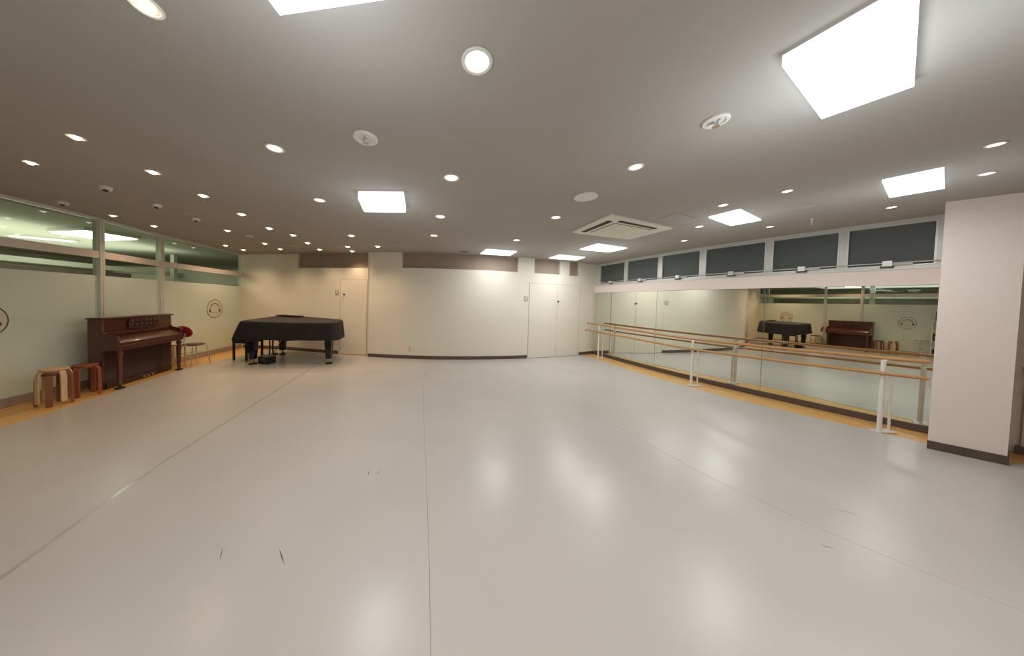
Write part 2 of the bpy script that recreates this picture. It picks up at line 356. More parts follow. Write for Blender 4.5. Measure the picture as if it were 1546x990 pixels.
for i, (y0, y1) in enumerate(wins):
    root = sempty('window_%d' % (i+1), 'dark high window, '+names[i], 'window')
    MB().prism_strip(wpts(y0+.015, y1-.015, 6, .0), wpts(y0+.015, y1-.015, 6, -.008), 2.11, 2.645).build('pane', M['nightglass'], root)
    f = MB()
    for a, b in ((y0, y0+.014), (y1-.014, y1)):
        f.prism_strip(wpts(a, b, 2, .034), wpts(a, b, 2, -.006), 2.098, 2.650)
    f.prism_strip(wpts(y0, y1, 6, .034), wpts(y0, y1, 6, -.006), 2.636, 2.650)
    f.prism_strip(wpts(y0, y1, 6, .034), wpts(y0, y1, 6, -.006), 2.098, 2.118)
    f.build('sash', M['steel'], root)
    MB().tube([(*p, 2.145) for p in wpts(y0-.05, y1+.05, 6, .062)], .007, 8).build('operator_rod', M['steel'], root, smooth=True)
    ym = y0+(y1-y0)*.5; p = wpts(ym, ym+.001, 1, .072)[0]; a = math.atan((W(ym+.05)-W(ym-.05))/.1)
    g = MB(); g.box((p[0], p[1], 2.135), (.05, .07, .07), -a).build('operator_box', M['steel'], root)
    q = wpts(ym-.16, ym-.03, 2, .07)
    MB().tube([(*q[0], 2.125), (*q[2], 2.125)], .012, 8).build('operator_handle', M['steel'], root, smooth=True)
    MB().box((p[0], p[1], 2.092), (.04, .10, .022), -a).build('latch', M['gap'], root)

# pillar in front of the right wall
mb = MB(); mb.prism([(5.35, 2.32), (5.61, 2.0), (6.31, 2.25), (6.06, 2.63)], 0, H)
struct(mb.build('wall_pillar', M['pinkwall']), 'pale pink square pillar at the right', 'pillar')
mb = MB(); mb.prism([(5.338, 2.318), (5.605, 1.988), (5.70, 2.022), (5.43, 2.352)], 0, .09)
struct(mb.build('baseboard_pillar', M['base']), 'dark brown baseboard round the foot of the pillar', 'baseboard')

# wall behind the camera
mb = MB(); mb.box((1.0, -2.56, H/2), (13.6, .1, H)); struct(mb.build('wall_near', M['wall']), 'cream wall behind the camera', 'wall')

# ------------------------------------------------------------------ left glass partition
RB, RT = 2.053, 2.165
fr = MB(); rl = MB(); kb = MB()
for i in range(4):
    a = Vector((LX[i], LY[i])); b = Vector((LX[i+1], LY[i+1])); d = (b-a).normalized(); n = Vector((d.y, -d.x))
    P = lambda t, o: tuple(a+d*t+n*o)
    Ln = (b-a).length
    def bx(m, t0, t1, o0, o1, z0, z1): m.prism([P(t0, o0), P(t1, o0), P(t1, o1), P(t0, o1)], z0, z1)
    bx(rl, 0, Ln, -.04, .035, RB, RT)
    bx(fr, 0, Ln, -.04, .03, H-.04, H)
    bx(kb, 0, Ln, -.04, .025, 0, .115)
    for t in ([0] if i else [])+([Ln] if i == 3 else []):
        bx(fr, t-.035, t-.004, -.05, .045, .115, H-.04); bx(fr, t+.004, t+.035, -.05, .045, .115, H-.04)
        bx(fr, t-.004, t+.004, -.04, .03, .115, H-.04)
struct(fr.build('wall_left', M['steel']), 'slim metal posts of the glass partition on the left', 'partition frame')
struct(rl.build('trim_7', M['rail']), 'beige horizontal rail across the glass partition', 'rail')
struct(kb.build('baseboard_left', mat('kick_plate', (0.40, 0.32, 0.27), .45, .2, noise=.04)), 'low kick plate under the glass partition', 'baseboard')

def disc_pts(c, u, r, n, a0=0, a1=2*PI):
    return [c+u*r*math.cos(a0+(a1-a0)*k/n)+Vector((0, 0, 1))*r*math.sin(a0+(a1-a0)*k/n) for k in range(n+1)]
bay_lab = ['glass partition bay nearest the camera, out past the shelf', 'large frosted glass bay behind the stools', 'frosted glass bay behind the upright piano', 'frosted glass bay with round emblem near the far corner']
for i in range(4):
    a = Vector((LX[i], LY[i])); b = Vector((LX[i+1], LY[i+1])); d = (b-a).normalized(); n = Vector((d.y, -d.x)); Ln = (b-a).length
    root = sempty('window_%d' % (7+i), bay_lab[i], 'glass partition')
    P = lambda t, o: tuple(a+d*t+n*o)
    for z0, z1, nm in ((.115, RB, 'lower_pane'), (RT, H-.04, 'transom_pane')):
        m = MB(); m.add([(*P(.03, 0), z0), (*P(Ln-.03, 0), z0), (*P(Ln-.03, 0), z1), (*P(.03, 0), z1)], [(0, 1, 2, 3)]); m.build(nm, M['glass'], root)
    m = MB(); zf = 1.77; m.add([(*P(.03, .006), .115), (*P(Ln-.03, .006), .115), (*P(Ln-.03, .006), zf), (*P(.03, .006), zf)], [(0, 1, 2, 3)])
    film = m.build('frosted_film', M['frost'], root)
    lo = {1: (3.76, 1.115, .215), 3: (7.33, 1.15, .235)}.get(i)
    if lo:
        yc, zc, r = lo; t = (yc-a.y)/d.y; c = Vector((*P(t, .010), zc)); u = Vector((d.x, d.y, 0)); nn = Vector((n.x, n.y, 0))
        def band(m, c2, r0, r1, a0, a1, seg=48):
            A = disc_pts(c2, u, r0, seg, a0, a1); B = disc_pts(c2, u, r1, seg, a0, a1)
            for k in range(seg): m.add([A[k], A[k+1], B[k+1], B[k]], [(0, 1, 2, 3)])
        m = MB(); band(m, c, r*.95, r, 0, 2*PI); m.build('emblem_ring', M['print'], film)
        m = MB(); band(m, c+Vector((0, 0, -.02)), r*.60, r*.68, math.radians(28), math.radians(158)); m.build('emblem_arch', M['print'], film)
        m = MB()
        for sgn in (-1, 1):
            cc = c+u*sgn*r*.62+Vector((0, 0, -r*.22)); k = 20
            pts = []
            for q in range(k):
                th = 2*PI*q/k; rr = r*.115; z = math.sin(th)*rr*1.1; x = math.cos(th)*rr*(1 if z < 0 else max(.18, 1-z/(rr*1.0)*.9))
                pts.append(cc+u*x+Vector((0, 0, z if z < 0 else z*2.8)))
            m.add(pts, [tuple(range(k))])
        m.build('emblem_notes', M['print'], film)
        m = MB(); cc = c+nn*-.0015
        pts = disc_pts(cc, u, r*.95, 48)[:-1]; m.add(pts, [tuple(range(48))]); m.build('emblem_ground', mat('emblem_ground', (0.66, 0.62, 0.51), .3, noise=.04), film)
        m = MB(); band(m, c+Vector((0, 0, r*.95)), r*1.36, r*1.40, math.radians(243), math.radians(297), 20); m.build('emblem_line', M['printpale'], film)

# ------------------------------------------------------------------ lobby beyond the glass
LXm = -13.5
mb = MB(); mb.prism([(LXm, -3), (-5.7, -3), (-5.95, 12), (LXm, 12)], -.06, -.005); struct(mb.build('floor', M['lobbywall']), 'lobby floor beyond the glass', 'floor')
mb = MB(); mb.prism([(LXm, -3), (-5.66, -3), (-5.66, 4), (-5.95, 8), (-5.95, 12), (LXm, 12)], H+.02, H+.1); struct(mb.build('ceiling', M['lobbyceil']), 'pale green lit ceiling of the lobby beyond the glass', 'ceiling')
mb = MB(); mb.box((LXm, 4.5, 1.35), (.1, 15, 2.8)); mb.box((-9.5, 12, 1.35), (8, .1, 2.8)); mb.box((-9.5, -3, 1.35), (8, .1, 2.8))
struct(mb.build('wall_lobby', M['lobbywall']), 'back wall of the lobby beyond the glass', 'wall')
mb = MB(); mb.box((-8.6, 5.5, 2.12), (.25, 9.0, .11)); mb.box((-8.2, 9.6, 2.1), (4.5, .2, .5)); struct(mb.build('trim_8', M['lobbybeam']), 'pale beam crossing the lobby beyond the glass', 'beam')
mb = MB(); mb.box((-9.4, 6.2, 1.86), (.3, 5.2, .40)); struct(mb.build('trim_9', M['lobbydark']), 'dark bulkhead in the lobby beyond the glass', 'bulkhead')
mb = MB(); mb.box((-7.6, 4.95, 1.35), (.14, .14, 2.7)); mb.box((-8.3, 9.0, 1.35), (.1, .1, 2.7)); struct(mb.build('trim_10', M['alu']), 'metal posts in the lobby beyond the glass', 'post')
# louvred lobby ceiling light: frame and tubes
t = thing('lobby_ceiling_light', 'bright louvred ceiling light glowing behind the glass partition', 'ceiling light', (-7.2, 6.25, H+.02), math.radians(-18))
MB().box((0, 0, -.03), (1.1, .75, .05)).build('housing', M['white'], t)
for k in range(8): MB().box((-.455+k*.13, 0, -.065), (.095, .68, .02)).build('tube', M['lobbylight'], t)
for k, (x, y) in enumerate([(-8.5, 4.2), (-8.9, 5.6), (-9.1, 7.0), (-10.2, 6.0)]):
    t = thing('lobby_strip_light', ['small strip light in the lobby, nearest the left edge', 'small strip light in the lobby left of the louvred light', 'small strip light in the lobby behind the middle glass bay', 'small strip light deepest in the lobby'][k], 'ceiling light', (x, y, H+.02), .5, 'strip lights in the lobby')
    MB().box((0, 0, -.02), (.9, .2, .04)).build('housing', M['white'], t); MB().box((0, 0, -.045), (.8, .14, .012)).build('tube', M['lobbylight'], t)

# ------------------------------------------------------------------ ceiling fittings
def quad_at(q):
    c = Vector((sum(p[0] for p in q)/4, sum(p[1] for p in q)/4)); return c, [Vector(p)-c for p in q]
def qp(q, u, v): return (q[0]*(1-u)+q[1]*u)*(1-v)+(q[3]*(1-u)+q[2]*u)*v
def qslab(m, q, u0, u1, v0, v1, z0, z1):
    m.prism([tuple(qp(q, *uv)) for uv in ((u0, v0), (u1, v0), (u1, v1), (u0, v1))], z0, z1)
LEDS = {
 'A': [(-.70, 1.19), (-.23, 1.07), (-.30, .72), (-.77, .83)],
 'B': [(1.56, 1.12), (2.23, 1.39), (2.35, 1.13), (1.66, .80)],
 'C': [(-1.0, 3.09), (-.49, 3.02), (-.53, 3.47), (-1.07, 3.55)],
 'D': [(.83, 6.50), (.89, 5.93), (1.63, 6.01), (1.60, 6.56)],
 'E': [(2.67, 6.68), (2.73, 6.2), (3.49, 6.35), (3.49, 6.82)],
 'F': [(2.87, 5.46), (2.94, 4.9), (3.73, 5.13), (3.64, 5.59)],
 'G': [(3.43, 3.16), (3.51, 2.85), (4.18, 3.13), (4.06, 3.41)],
 'I': [(3.92, 2.02), (4.04, 1.77), (4.68, 2.04), (4.55, 2.29)]}
LEDLAB = {'A': 'square ceiling light cut by the top edge of the photo, left of centre', 'B': 'huge glaring square ceiling light at the upper right',
 'C': 'boxy square ceiling light above the middle left, with its white side showing', 'D': 'flat square ceiling light nearest the far wall, in front of the wide gap',
 'E': 'flat square ceiling light nearest the right far corner', 'F': 'flat square ceiling light just below the air conditioner', 'G': 'square ceiling light right of the air conditioner, above the windows',
 'I': 'square ceiling light left of the top of the pillar'}
for k, q in LEDS.items():
    c, L = quad_at(q)
    t = thing('ceiling_light', LEDLAB[k], 'ceiling light', (c.x, c.y, H), 0, 'square LED ceiling lights')
    hgt = {'C': .085, 'A': .05, 'B': .05}.get(k, .022)
    fr = MB()
    w = .035
    for (u0, u1, v0, v1) in ((0, 1, 0, w), (0, 1, 1-w, 1), (0, w, w, 1-w), (1-w, 1, w, 1-w)): qslab(fr, L, u0, u1, v0, v1, -hgt, 0)
    fr.build('frame', M['ledframe'], t)
    d = MB(); qslab(d, L, w, 1-w, w, 1-w, -hgt+.004, -hgt+.012); d.build('diffuser', M['led'], t)

DL = [(-1.27, 1.27), (-2.88, 2.39), (-3.89, 2.92), (-2.90, 2.95), (-2.94, 3.54), (-5.18, 4.70), (-5.17, 5.27), (-4.04, 5.35), (-3.01, 4.24), (-3.11, 5.01), (-5.29, 6.95), (-5.27, 7.48),
 (-4.11, 6.47), (-4.15, 7.10), (-2.96, 5.46), (-3.04, 6.16), (-3.14, 6.93), (-2.28, 6.38), (-1.81, 5.26), (-2.37, 6.95), (-1.56, 6.20), (-1.57, 3.45), (-1.40, 2.32), (.03, 2.60),
 (-.10, 3.81), (-.24, 4.93), (1.33, 4.97), (1.50, 3.55), (1.61, 2.15), (3.20, 2.78), (3.73, 3.57), (4.28, 4.37), (.13, 1.34), (3.42, 2.35), (4.68, 3.39), (5.05, 2.52), (3.83, 1.49), (4.56, 1.80)]
DLL = ['large round downlight near the top edge, left of the cut-off square light', 'warm tilted downlight high on the left, second from the left edge', 'warm tilted downlight closest to the left edge of the photo',
 'glowing warm downlight above the middle glass bay, upper one of the diagonal pair', 'starburst glaring warm downlight just above the round speaker disc on the left', 'warm downlight directly above the first metal post of the partition',
 'warm downlight above the middle glass bay, close to the partition rail', 'tilted warm downlight above the far glass bay, level with the round speaker disc', 'warm downlight halfway between the starburst light and the grand piano',
 'brightly flaring warm downlight above the keyboard end of the grand piano', 'flaring warm downlight touching the far glass bay top, left of the corner', 'brightest flaring downlight right at the left far corner of the ceiling',
 'small warm downlight just right of the corner, middle of three', 'small warm downlight lowest above the cream wall beside the far left corner', 'small warm downlight upper one above the left of the grand piano wall', 'small warm downlight above the left end of the brown gap',
 'small flaring warm downlight touching the top of the brown gap', 'small warm downlight above the brown gap, beside a flat ceiling disc', 'warm downlight upper one above the right half of the brown gap', 'small warm downlight lowest, above the right end of the brown gap', 'small downlight directly above the wide cream pier of the far wall',
 'soft downlight left of the boxy square ceiling light', 'soft downlight left of the sprinkler disc, upper middle left', 'soft downlight between the sprinkler disc and the centre of the ceiling', 'soft downlight just right below the boxy square ceiling light', 'small soft downlight below that beside the boxy square light, nearer the far wall',
 'small soft downlight above the flat square light nearest the far wall', 'soft downlight left of the air conditioner', 'large soft downlight above the air conditioner, right of centre', 'soft downlight just above the square light over the windows', 'soft downlight touching the right corner of the access panel', 'small soft downlight between the air conditioner and the high windows',
 'largest soft downlight at the top centre of the photo', 'soft downlight between the two square lights on the right', 'small soft downlight right of the square light over the windows', 'soft downlight below the square light near the pillar', 'soft downlight at the right edge, upper of the two', 'soft downlight at the right edge, lower of the two']
def make_downlight(m):
    t = thing('downlight', 'x', 'downlight', (0, 0, H))
    MB().lathe([(.058, 0), (.078, 0), (.080, -.004), (.074, -.010), (.062, -.008), (.058, -.002)], (0, 0, 0), 28).build('trim_ring', M['white'], t, smooth=True)
    d = .030 if m is M['warmlens'] else .014; q = .044 if m is M['warmlens'] else .0585
    MB().lathe([(.001, -d), (q*.45, -d*.93), (q*.8, -d*.62), (q*.97, -d*.25), (q, .0)], (0, 0, 0), 28).build('lamp_lens', m, t, smooth=True)
    if m is M['warmlens']: MB().lathe([(.058, -.003), (.044, -.003)], (0, 0, 0), 28, caps=False).build('reflector', M['cream'], t, smooth=True)
    return t
pw = make_downlight(M['warmlens']); pn = make_downlight(M['neutrallens']); uw = un = False
for i, (x, y) in enumerate(DL):
    warm = i <= 20
    if warm: o = pw if not uw else copy_tree(pw); uw = True
    else: o = pn if not un else copy_tree(pn); un = True
    sc_ = max(.52, min(1.0, y/math.hypot(x, y))); o.scale = (sc_, sc_, max(sc_, .8))
    o.location = (x, y, H); tag(o, DLL[i], 'downlight', 'round recessed downlights')

def ceil_disc(name, label, cat, x, y, r, kind):
    t = thing(name, label, cat, (x, y, H))
    if kind == 'sprinkler':
        MB().lathe([(.001, 0), (r, 0), (r, -.008), (r*.92, -.014), (r*.72, -.014), (r*.62, -.006), (r*.35, -.006), (.001, -.006)], seg=28).build('flange', M['white'], t, smooth=True)
        h = MB(); h.lathe([(.014, -.006), (.014, -.02), (.007, -.028), (.007, -.036), (.02, -.038), (.02, -.041), (.001, -.042)], seg=12); h.build('sprinkler_head', M['chrome'], t, smooth=True)
        for q in range(3): MB().box((r*.33*math.cos(q*2.1+.5), r*.33*math.sin(q*2.1+.5), -.009), (.008, .008, .008), q*2.1).build('clip', M['offgrey'], t)
    elif kind == 'speaker':
        MB().lathe([(r*.93, 0), (r, 0), (r, -.008), (r*.93, -.010)], seg=32).build('rim', M['white'], t, smooth=True)
        MB().lathe([(.001, -.008), (r*.93, -.006), (r*.93, 0)], seg=32).build('grille', M['cream'], t, smooth=True)
    elif kind == 'flat':
        MB().lathe([(r*.9, 0), (r, 0), (r, -.004), (r*.9, -.006)], seg=28).build('rim', M['offgrey'], t, smooth=True)
        MB().lathe([(.001, -.006), (r*.9, -.005), (r*.9, 0)], seg=28).build('face_plate', M['offgrey'], t, smooth=True)
    else:
        MB().lathe([(.001, 0), (r, 0), (r, -.016), (r*.85, -.038), (r*.6, -.044), (.001, -.044)], seg=24).build('housing', M['white'], t, smooth=True)
        MB().lathe([(r*.42, -.044), (r*.42, -.052), (r*.3, -.058), (.001, -.058)], (r*.25, -r*.3, 0), 16).build('sensor_eye', M['black'], t, smooth=True)
    return t
ceil_disc('sprinkler', 'round white sprinkler disc above the boxy square light', 'sprinkler', -.62, 2.07, .088, 'sprinkler')
ceil_disc('sprinkler', 'round white sprinkler disc left of the glaring square light', 'sprinkler', 1.70, 1.55, .070, 'sprinkler')
ceil_disc('ceiling_speaker', 'round flat ceiling speaker left above the air conditioner', 'speaker', 1.53, 2.82, .125, 'speaker')
ceil_disc('ceiling_speaker', 'faint round ceiling speaker above the windows near the pillar', 'speaker', 4.14, 2.66, .09, 'flat')
ceil_disc('ceiling_speaker', 'faint round ceiling disc on the left above the middle glass bay', 'speaker', -3.81, 4.35, .085, 'flat')
ceil_disc('ceiling_vent', 'small faint disc beside the top of the partition, left of the far bay', 'vent', -5.16, 5.80, .07, 'flat')
ceil_disc('ceiling_vent', 'faint flat disc above the left edge of the brown gap', 'vent', -3.57, 6.65, .14, 'flat')
ceil_disc('ceiling_vent', 'faint flat disc above the middle of the brown gap', 'vent', -2.53, 6.52, .13, 'flat')
ceil_disc('sprinkler', 'small chrome sprinkler rosette above the far left corner', 'sprinkler', -3.93, 5.73, .06, 'sprinkler')
for (x, y), lab in (((-3.87, 3.45), 'small white motion sensor on the left, upper one near the glowing downlights'), ((-5.14, 4.13), 'small white motion sensor closest to the left glass bay'),
                    ((-3.90, 4.01), 'small white motion sensor left of the starburst downlight'), ((-3.94, 4.62), 'small white motion sensor just below the faint disc on the left')):
    ceil_disc('motion_sensor', lab, 'sensor', x, y, .050, 'sensor')['group'] = 'motion sensors on the ceiling'
t = thing('ceiling_hook', 'tiny white pin hanging from the ceiling above the high windows', 'hook', (4.78, 3.01, H))
MB().lathe([(.016, 0), (.016, -.006), (.006, -.01), (.006, -.07), (.009, -.075), (.001, -.085)], seg=12).build('stem', M['white'], t, smooth=True)

# air conditioning cassette
q = [(2.04, 4.18), (2.13, 3.28), (3.40, 3.68), (3.24, 4.41)]
c, L = quad_at(q)
t = thing('air_conditioner', 'square cream air conditioning cassette set in the ceiling', 'air conditioner', (c.x, c.y, H))
m = MB(); Q0 = [tuple(qp(L, *uv)) for uv in ((0, 0), (1, 0), (1, 1), (0, 1))]; Q1 = [tuple(qp(L, *uv)) for uv in ((.03, .03), (.97, .03), (.97, .97), (.03, .97))]
m.loft([[(*p, 0) for p in Q0], [(*p, -.018) for p in Q0], [(*p, -.035) for p in Q1]]); m.build('panel', M['cream'], t)
for nm, r in (('air_slot', (.16, .84, .075, .145)), ('air_slot', (.16, .84, .855, .925)), ('air_slot', (.075, .145, .2, .8)), ('air_slot', (.855, .925, .2, .8))):
    m = MB(); qslab(m, L, *r, -.0375, -.03)
    dark = r in ((.16, .84, .075, .145), (.855, .925, .2, .8))
    m.build('air_slot' if dark else 'air_flap', M['black'] if dark else M['white'], t)
m = MB()
for r in ((.2, .8, .2, .212), (.2, .8, .788, .8), (.2, .212, .2, .8), (.788, .8, .2, .8)): qslab(m, L, *r, -.0375, -.03)
m.build('grille_gap', M['gap'], t)
m = MB(); qslab(m, L, .212, .788, .212, .788, -.041, -.03); m.build('intake_grille', M['cream'], t)
def hatch(q, label):
    c, L = quad_at(q); t = thing('access_panel', label, 'access panel', (c.x, c.y, H))
    m = MB(); w = .04
    for r in ((0, 1, 0, w), (0, 1, 1-w, 1), (0, w, w, 1-w), (1-w, 1, w, 1-w)): qslab(m, L, *r, -.008, 0)
    m.build('frame', M['offgrey'], t)
    m = MB(); qslab(m, L, w, 1-w, w, 1-w, -.004, 0); m.build('panel', M['ceiling'], t)
hatch([(2.87, 3.39), (2.92, 3.10), (3.54, 3.35), (3.45, 3.69)], 'grey square access panel touching the air conditioner')
hatch([(1.84, 6.37), (1.95, 6.12), (2.42, 6.28), (2.35, 6.56)], 'grey access panel in front of the slim pier of the far wall')
t = thing('ceiling_vent', 'small slotted ceiling vent in front of the wide gap of the far wall', 'vent', (.42, 6.37, H))
MB().box((0, 0, -.004), (.27, .22, .008)).build('frame', M['offgrey'], t)
for k in (-1, 1): MB().box((0, k*.045, -.009), (.2, .05, .004)).build('slot', M['gap'], t)

# ------------------------------------------------------------------ upright piano
W_, a_ = 1.27, .17
up = thing('upright_piano', 'reddish brown mahogany upright piano standing against the glass partition', 'piano', (-5.185, 4.545, 0), PI/2+a_)
# local: +x along the piano away from camera, +y toward the wall, -y toward the room
m = MB(); m.box((W_/2, .085, .60), (W_-.06, .15, 1.0)); m.build('case_back', M['piano_dark'], up)
for x in (.0175, W_-.0175):
    m = MB(); prof = [(.16, .02), (.0, .02), (.0, .60), (-.185, .60), (-.185, .80), (-.17, .825), (-.03, .86), (.0, .90), (.0, 1.085), (.16, 1.085)]
    m.loft([[(x-.0175, p[0], p[1]) for p in prof], [(x+.0175, p[0], p[1]) for p in prof]]); m.build('side_panel', M['piano'], up, bevel=.004)
MB().box((W_/2, .006, .34), (W_-.07, .02, .52)).build('lower_panel', M['piano_dark'], up, bevel=.004)
MB().box((W_/2, .0, .05), (W_-.07, .05, .08)).build('plinth', M['piano_dark'], up, bevel=.004)
MB().box((W_/2, -.092, .635), (W_-.005, .20, .075)).build('key_bed', M['piano'], up, bevel=.006)
m = MB(); prof = [(-.19, .672), (-.19, .715), (-.165, .742), (-.06, .80), (-.01, .81), (.0, .672)]
m.loft([[(.04, p[0], p[1]) for p in prof], [(W_-.04, p[0], p[1]) for p in prof]]); fb = m.build('fallboard', M['piano'], up, bevel=.004)
MB().box((W_/2, -.192, .70), (.10, .006, .012)).build('fallboard_knob', M['brass'], fb)
MB().box((W_/2, .002, .845), (W_-.07, .03, .05)).build('rail_moulding', M['piano'], up, bevel=.005)
MB().box((W_/2, .02, .975), (W_-.07, .03, .22)).build('upper_panel', M['piano'], up, bevel=.004)
# arched top panel behind the music desk
m = MB(); n = 20; top = [(.33+.66*k/n, 1.085+.028*math.sin(PI*k/n)**.7) for k in range(n+1)]
poly = [(.33, 1.05)]+top+[(.99, 1.05)]
m.loft([[(p[0], -.005, p[1]) for p in poly], [(p[0], .02, p[1]) for p in poly]]); m.build('crest_rail', M['piano'], up)
# carved music desk
m = MB(); prof = [(.40, .90), (.40, 1.03), (.42, 1.065), (.50, 1.075), (.66, 1.085), (.82, 1.075), (.90, 1.065), (.92, 1.03), (.92, .90)]
m.loft([[(p[0], -.025, p[1]) for p in prof], [(p[0], -.008, p[1]) for p in prof]]); md = m.build('music_desk', M['piano'], up, bevel=.004)
m = MB()
for k in range(6):
    for r in range(2):
        x = .455+.082*k; z = .955+.065*r
        X = Matrix.Translation((x, -.027, z)) @ Matrix.Rotation(PI/2, 4, 'X')
        m.lathe([(.001, .012), (.016, .010), (.026, .003), (.029, -.002)], seg=10, X=X)
        m.box((x+.041, -.027, z), (.012, .008, .05))
m.build('carved_flowers', M['piano_dark'], md, smooth=True)
m = MB(); m.box((W_/2, .07, 1.097), (W_+.03, .20, .024)); m.build('top_lid', M['piano'], up, bevel=.006)
for x in (.06, W_-.06):
    leg = MB().lathe([(.030, .60), (.030, .57), (.042, .56), (.042, .535), (.030, .52), (.032, .46), (.027, .2), (.021, .09), (.028, .08), (.028, .065), (.018, .05)], (x, -.155, 0), 16).build('leg', M['piano'], up, smooth=True)
    MB().lathe([(.016, .05), (.016, .02), (.05, .018), (.055, .004), (.055, 0)], (x, -.155, 0), 20).build('caster_cup', M['black'], leg, smooth=True)
for x in (.54, .62, .70):
    m = MB(); m.tube([(W_-x, .0, .075), (W_-x, -.05, .072), (W_-x, -.09, .055)], [.010, .014, .018], 10); m.build('pedal', M['chrome'], up, smooth=True)

# ------------------------------------------------------------------ bentwood stools
def stool(name, label, x, y, z, seatm, legm, rot, r=.150, hgt=.44):
    t = thing(name, label, 'stool', (x, y, z), rot)
    MB().lathe([(.001, hgt-.022), (r-.006, hgt-.022), (r, hgt-.017), (r, hgt-.005), (r-.005, hgt), (.001, hgt)], seg=36).build('seat', seatm, t, smooth=True)
    MB().lathe([(r*.55, hgt-.042), (r*.82, hgt-.042), (r*.82, hgt-.023), (r*.55, hgt-.023)], seg=24).build('seat_ring', legm, t, smooth=True)
    for k in range(4):
        a = k*PI/2; u = Vector((math.cos(a), math.sin(a), 0)); v = Vector((-math.sin(a), math.cos(a), 0))
        path = [(r*.5, hgt-.032), (r*.80, hgt-.032), (r*.97, hgt-.040), (r*1.08, hgt-.062), (r*1.13, hgt-.095), (r*1.17, 0)]
        rings = []
        for i, (rr, zz) in enumerate(path):
            p0 = Vector(path[max(i-1, 0)]); p1 = Vector(path[min(i+1, len(path)-1)]); d = (p1-p0).normalized(); nrm = Vector((d.y, -d.x)); th = .009; w = .026
            c0 = Vector((rr, zz))
            A = c0+nrm*th; B = c0-nrm*th
            rings.append([tuple(u*A.x+v*w+Vector((0, 0, A.y))), tuple(u*A.x-v*w+Vector((0, 0, A.y))), tuple(u*B.x-v*w+Vector((0, 0, max(0, B.y)))), tuple(u*B.x+v*w+Vector((0, 0, max(0, B.y))))])
        MB().loft(rings).build('leg', legm, t, bevel=.003)
    return t
stool('stool', 'brown legged bentwood stool nested underneath the pale topped stool', -5.13, 4.01, 0, M['walnut'], M['walnut'], .62, .118, .435)
stool('stool', 'pale birch bentwood stool stacked on top of the brown one by the glass', -5.13, 4.01, .046, M['birch'], M['birch'], .62-PI/4, .118, .435)
stool('stool', 'reddish brown bentwood stool next to the left end of the upright piano', -5.19, 4.36, 0, M['redbrown'], M['redbrown'], .35, .118, .45)
stool('stool', 'pale wooden stool half hidden between the upright piano and the red chair', -5.64, 6.13, 0, M['birch'], M['birch'], .5, .125, .45)

# ------------------------------------------------------------------ red chair
ch = thing('chair', 'small chrome chair with a red padded oval backrest and dark seat', 'chair', (-5.29, 6.14, 0), math.radians(168))
# local: +x is the direction the sitter faces? backrest at -x after rotation toward the piano
m = MB(); m.lathe([(.001, .425), (.14, .425), (.165, .435), (.17, .45), (.155, .462), (.001, .466)], seg=24); s_ = m.build('seat', M['darkseat'], ch, smooth=True)
m = MB(); X = Matrix.Translation((-.02, .19, .735)) @ Matrix.Rotation(math.radians(74), 4, 'X') @ Matrix.Rotation(math.radians(6), 4, 'Y') @ Matrix.Diagonal((1.0, .72, 1.0, 1.0))
m.lathe([(.001, -.03), (.10, -.028), (.155, -.018), (.175, 0), (.155, .018), (.10, .028), (.001, .03)], seg=28, X=X); m.build('backrest', M['redpad'], ch, smooth=True)
for sx in (-1, 1):
    m = MB(); m.tube([(sx*.13, -.13, .43), (sx*.15, -.16, .2), (sx*.165, -.175, .0)], .010, 10); m.build('leg', M['chrome'], ch, smooth=True)
    m = MB(); m.tube([(sx*.13, .12, .43), (sx*.15, .16, .2), (sx*.165, .18, .0)], .010, 10); m.build('leg', M['chrome'], ch, smooth=True)
for sx in (-1, 1):
    m = MB(); m.tube([(sx*.06, .10, .43), (sx*.06, .20, .44), (sx*.06, .225, .50), (sx*.06, .20, .72)], .009, 10); m.build('back_post', M['chrome'], ch, smooth=True)
m = MB(); m.tube([(-.15, -.15, .25), (.15, -.15, .25)], .007, 8); m.tube([(-.15, .15, .25), (.15, .15, .25)], .007, 8); m.tube([(-.15, -.15, .25), (-.15, .15, .25)], .007, 8); m.tube([(.15, -.15, .25), (.15, .15, .25)], .007, 8)
m.build('stretcher', M['chrome'], ch, smooth=True)

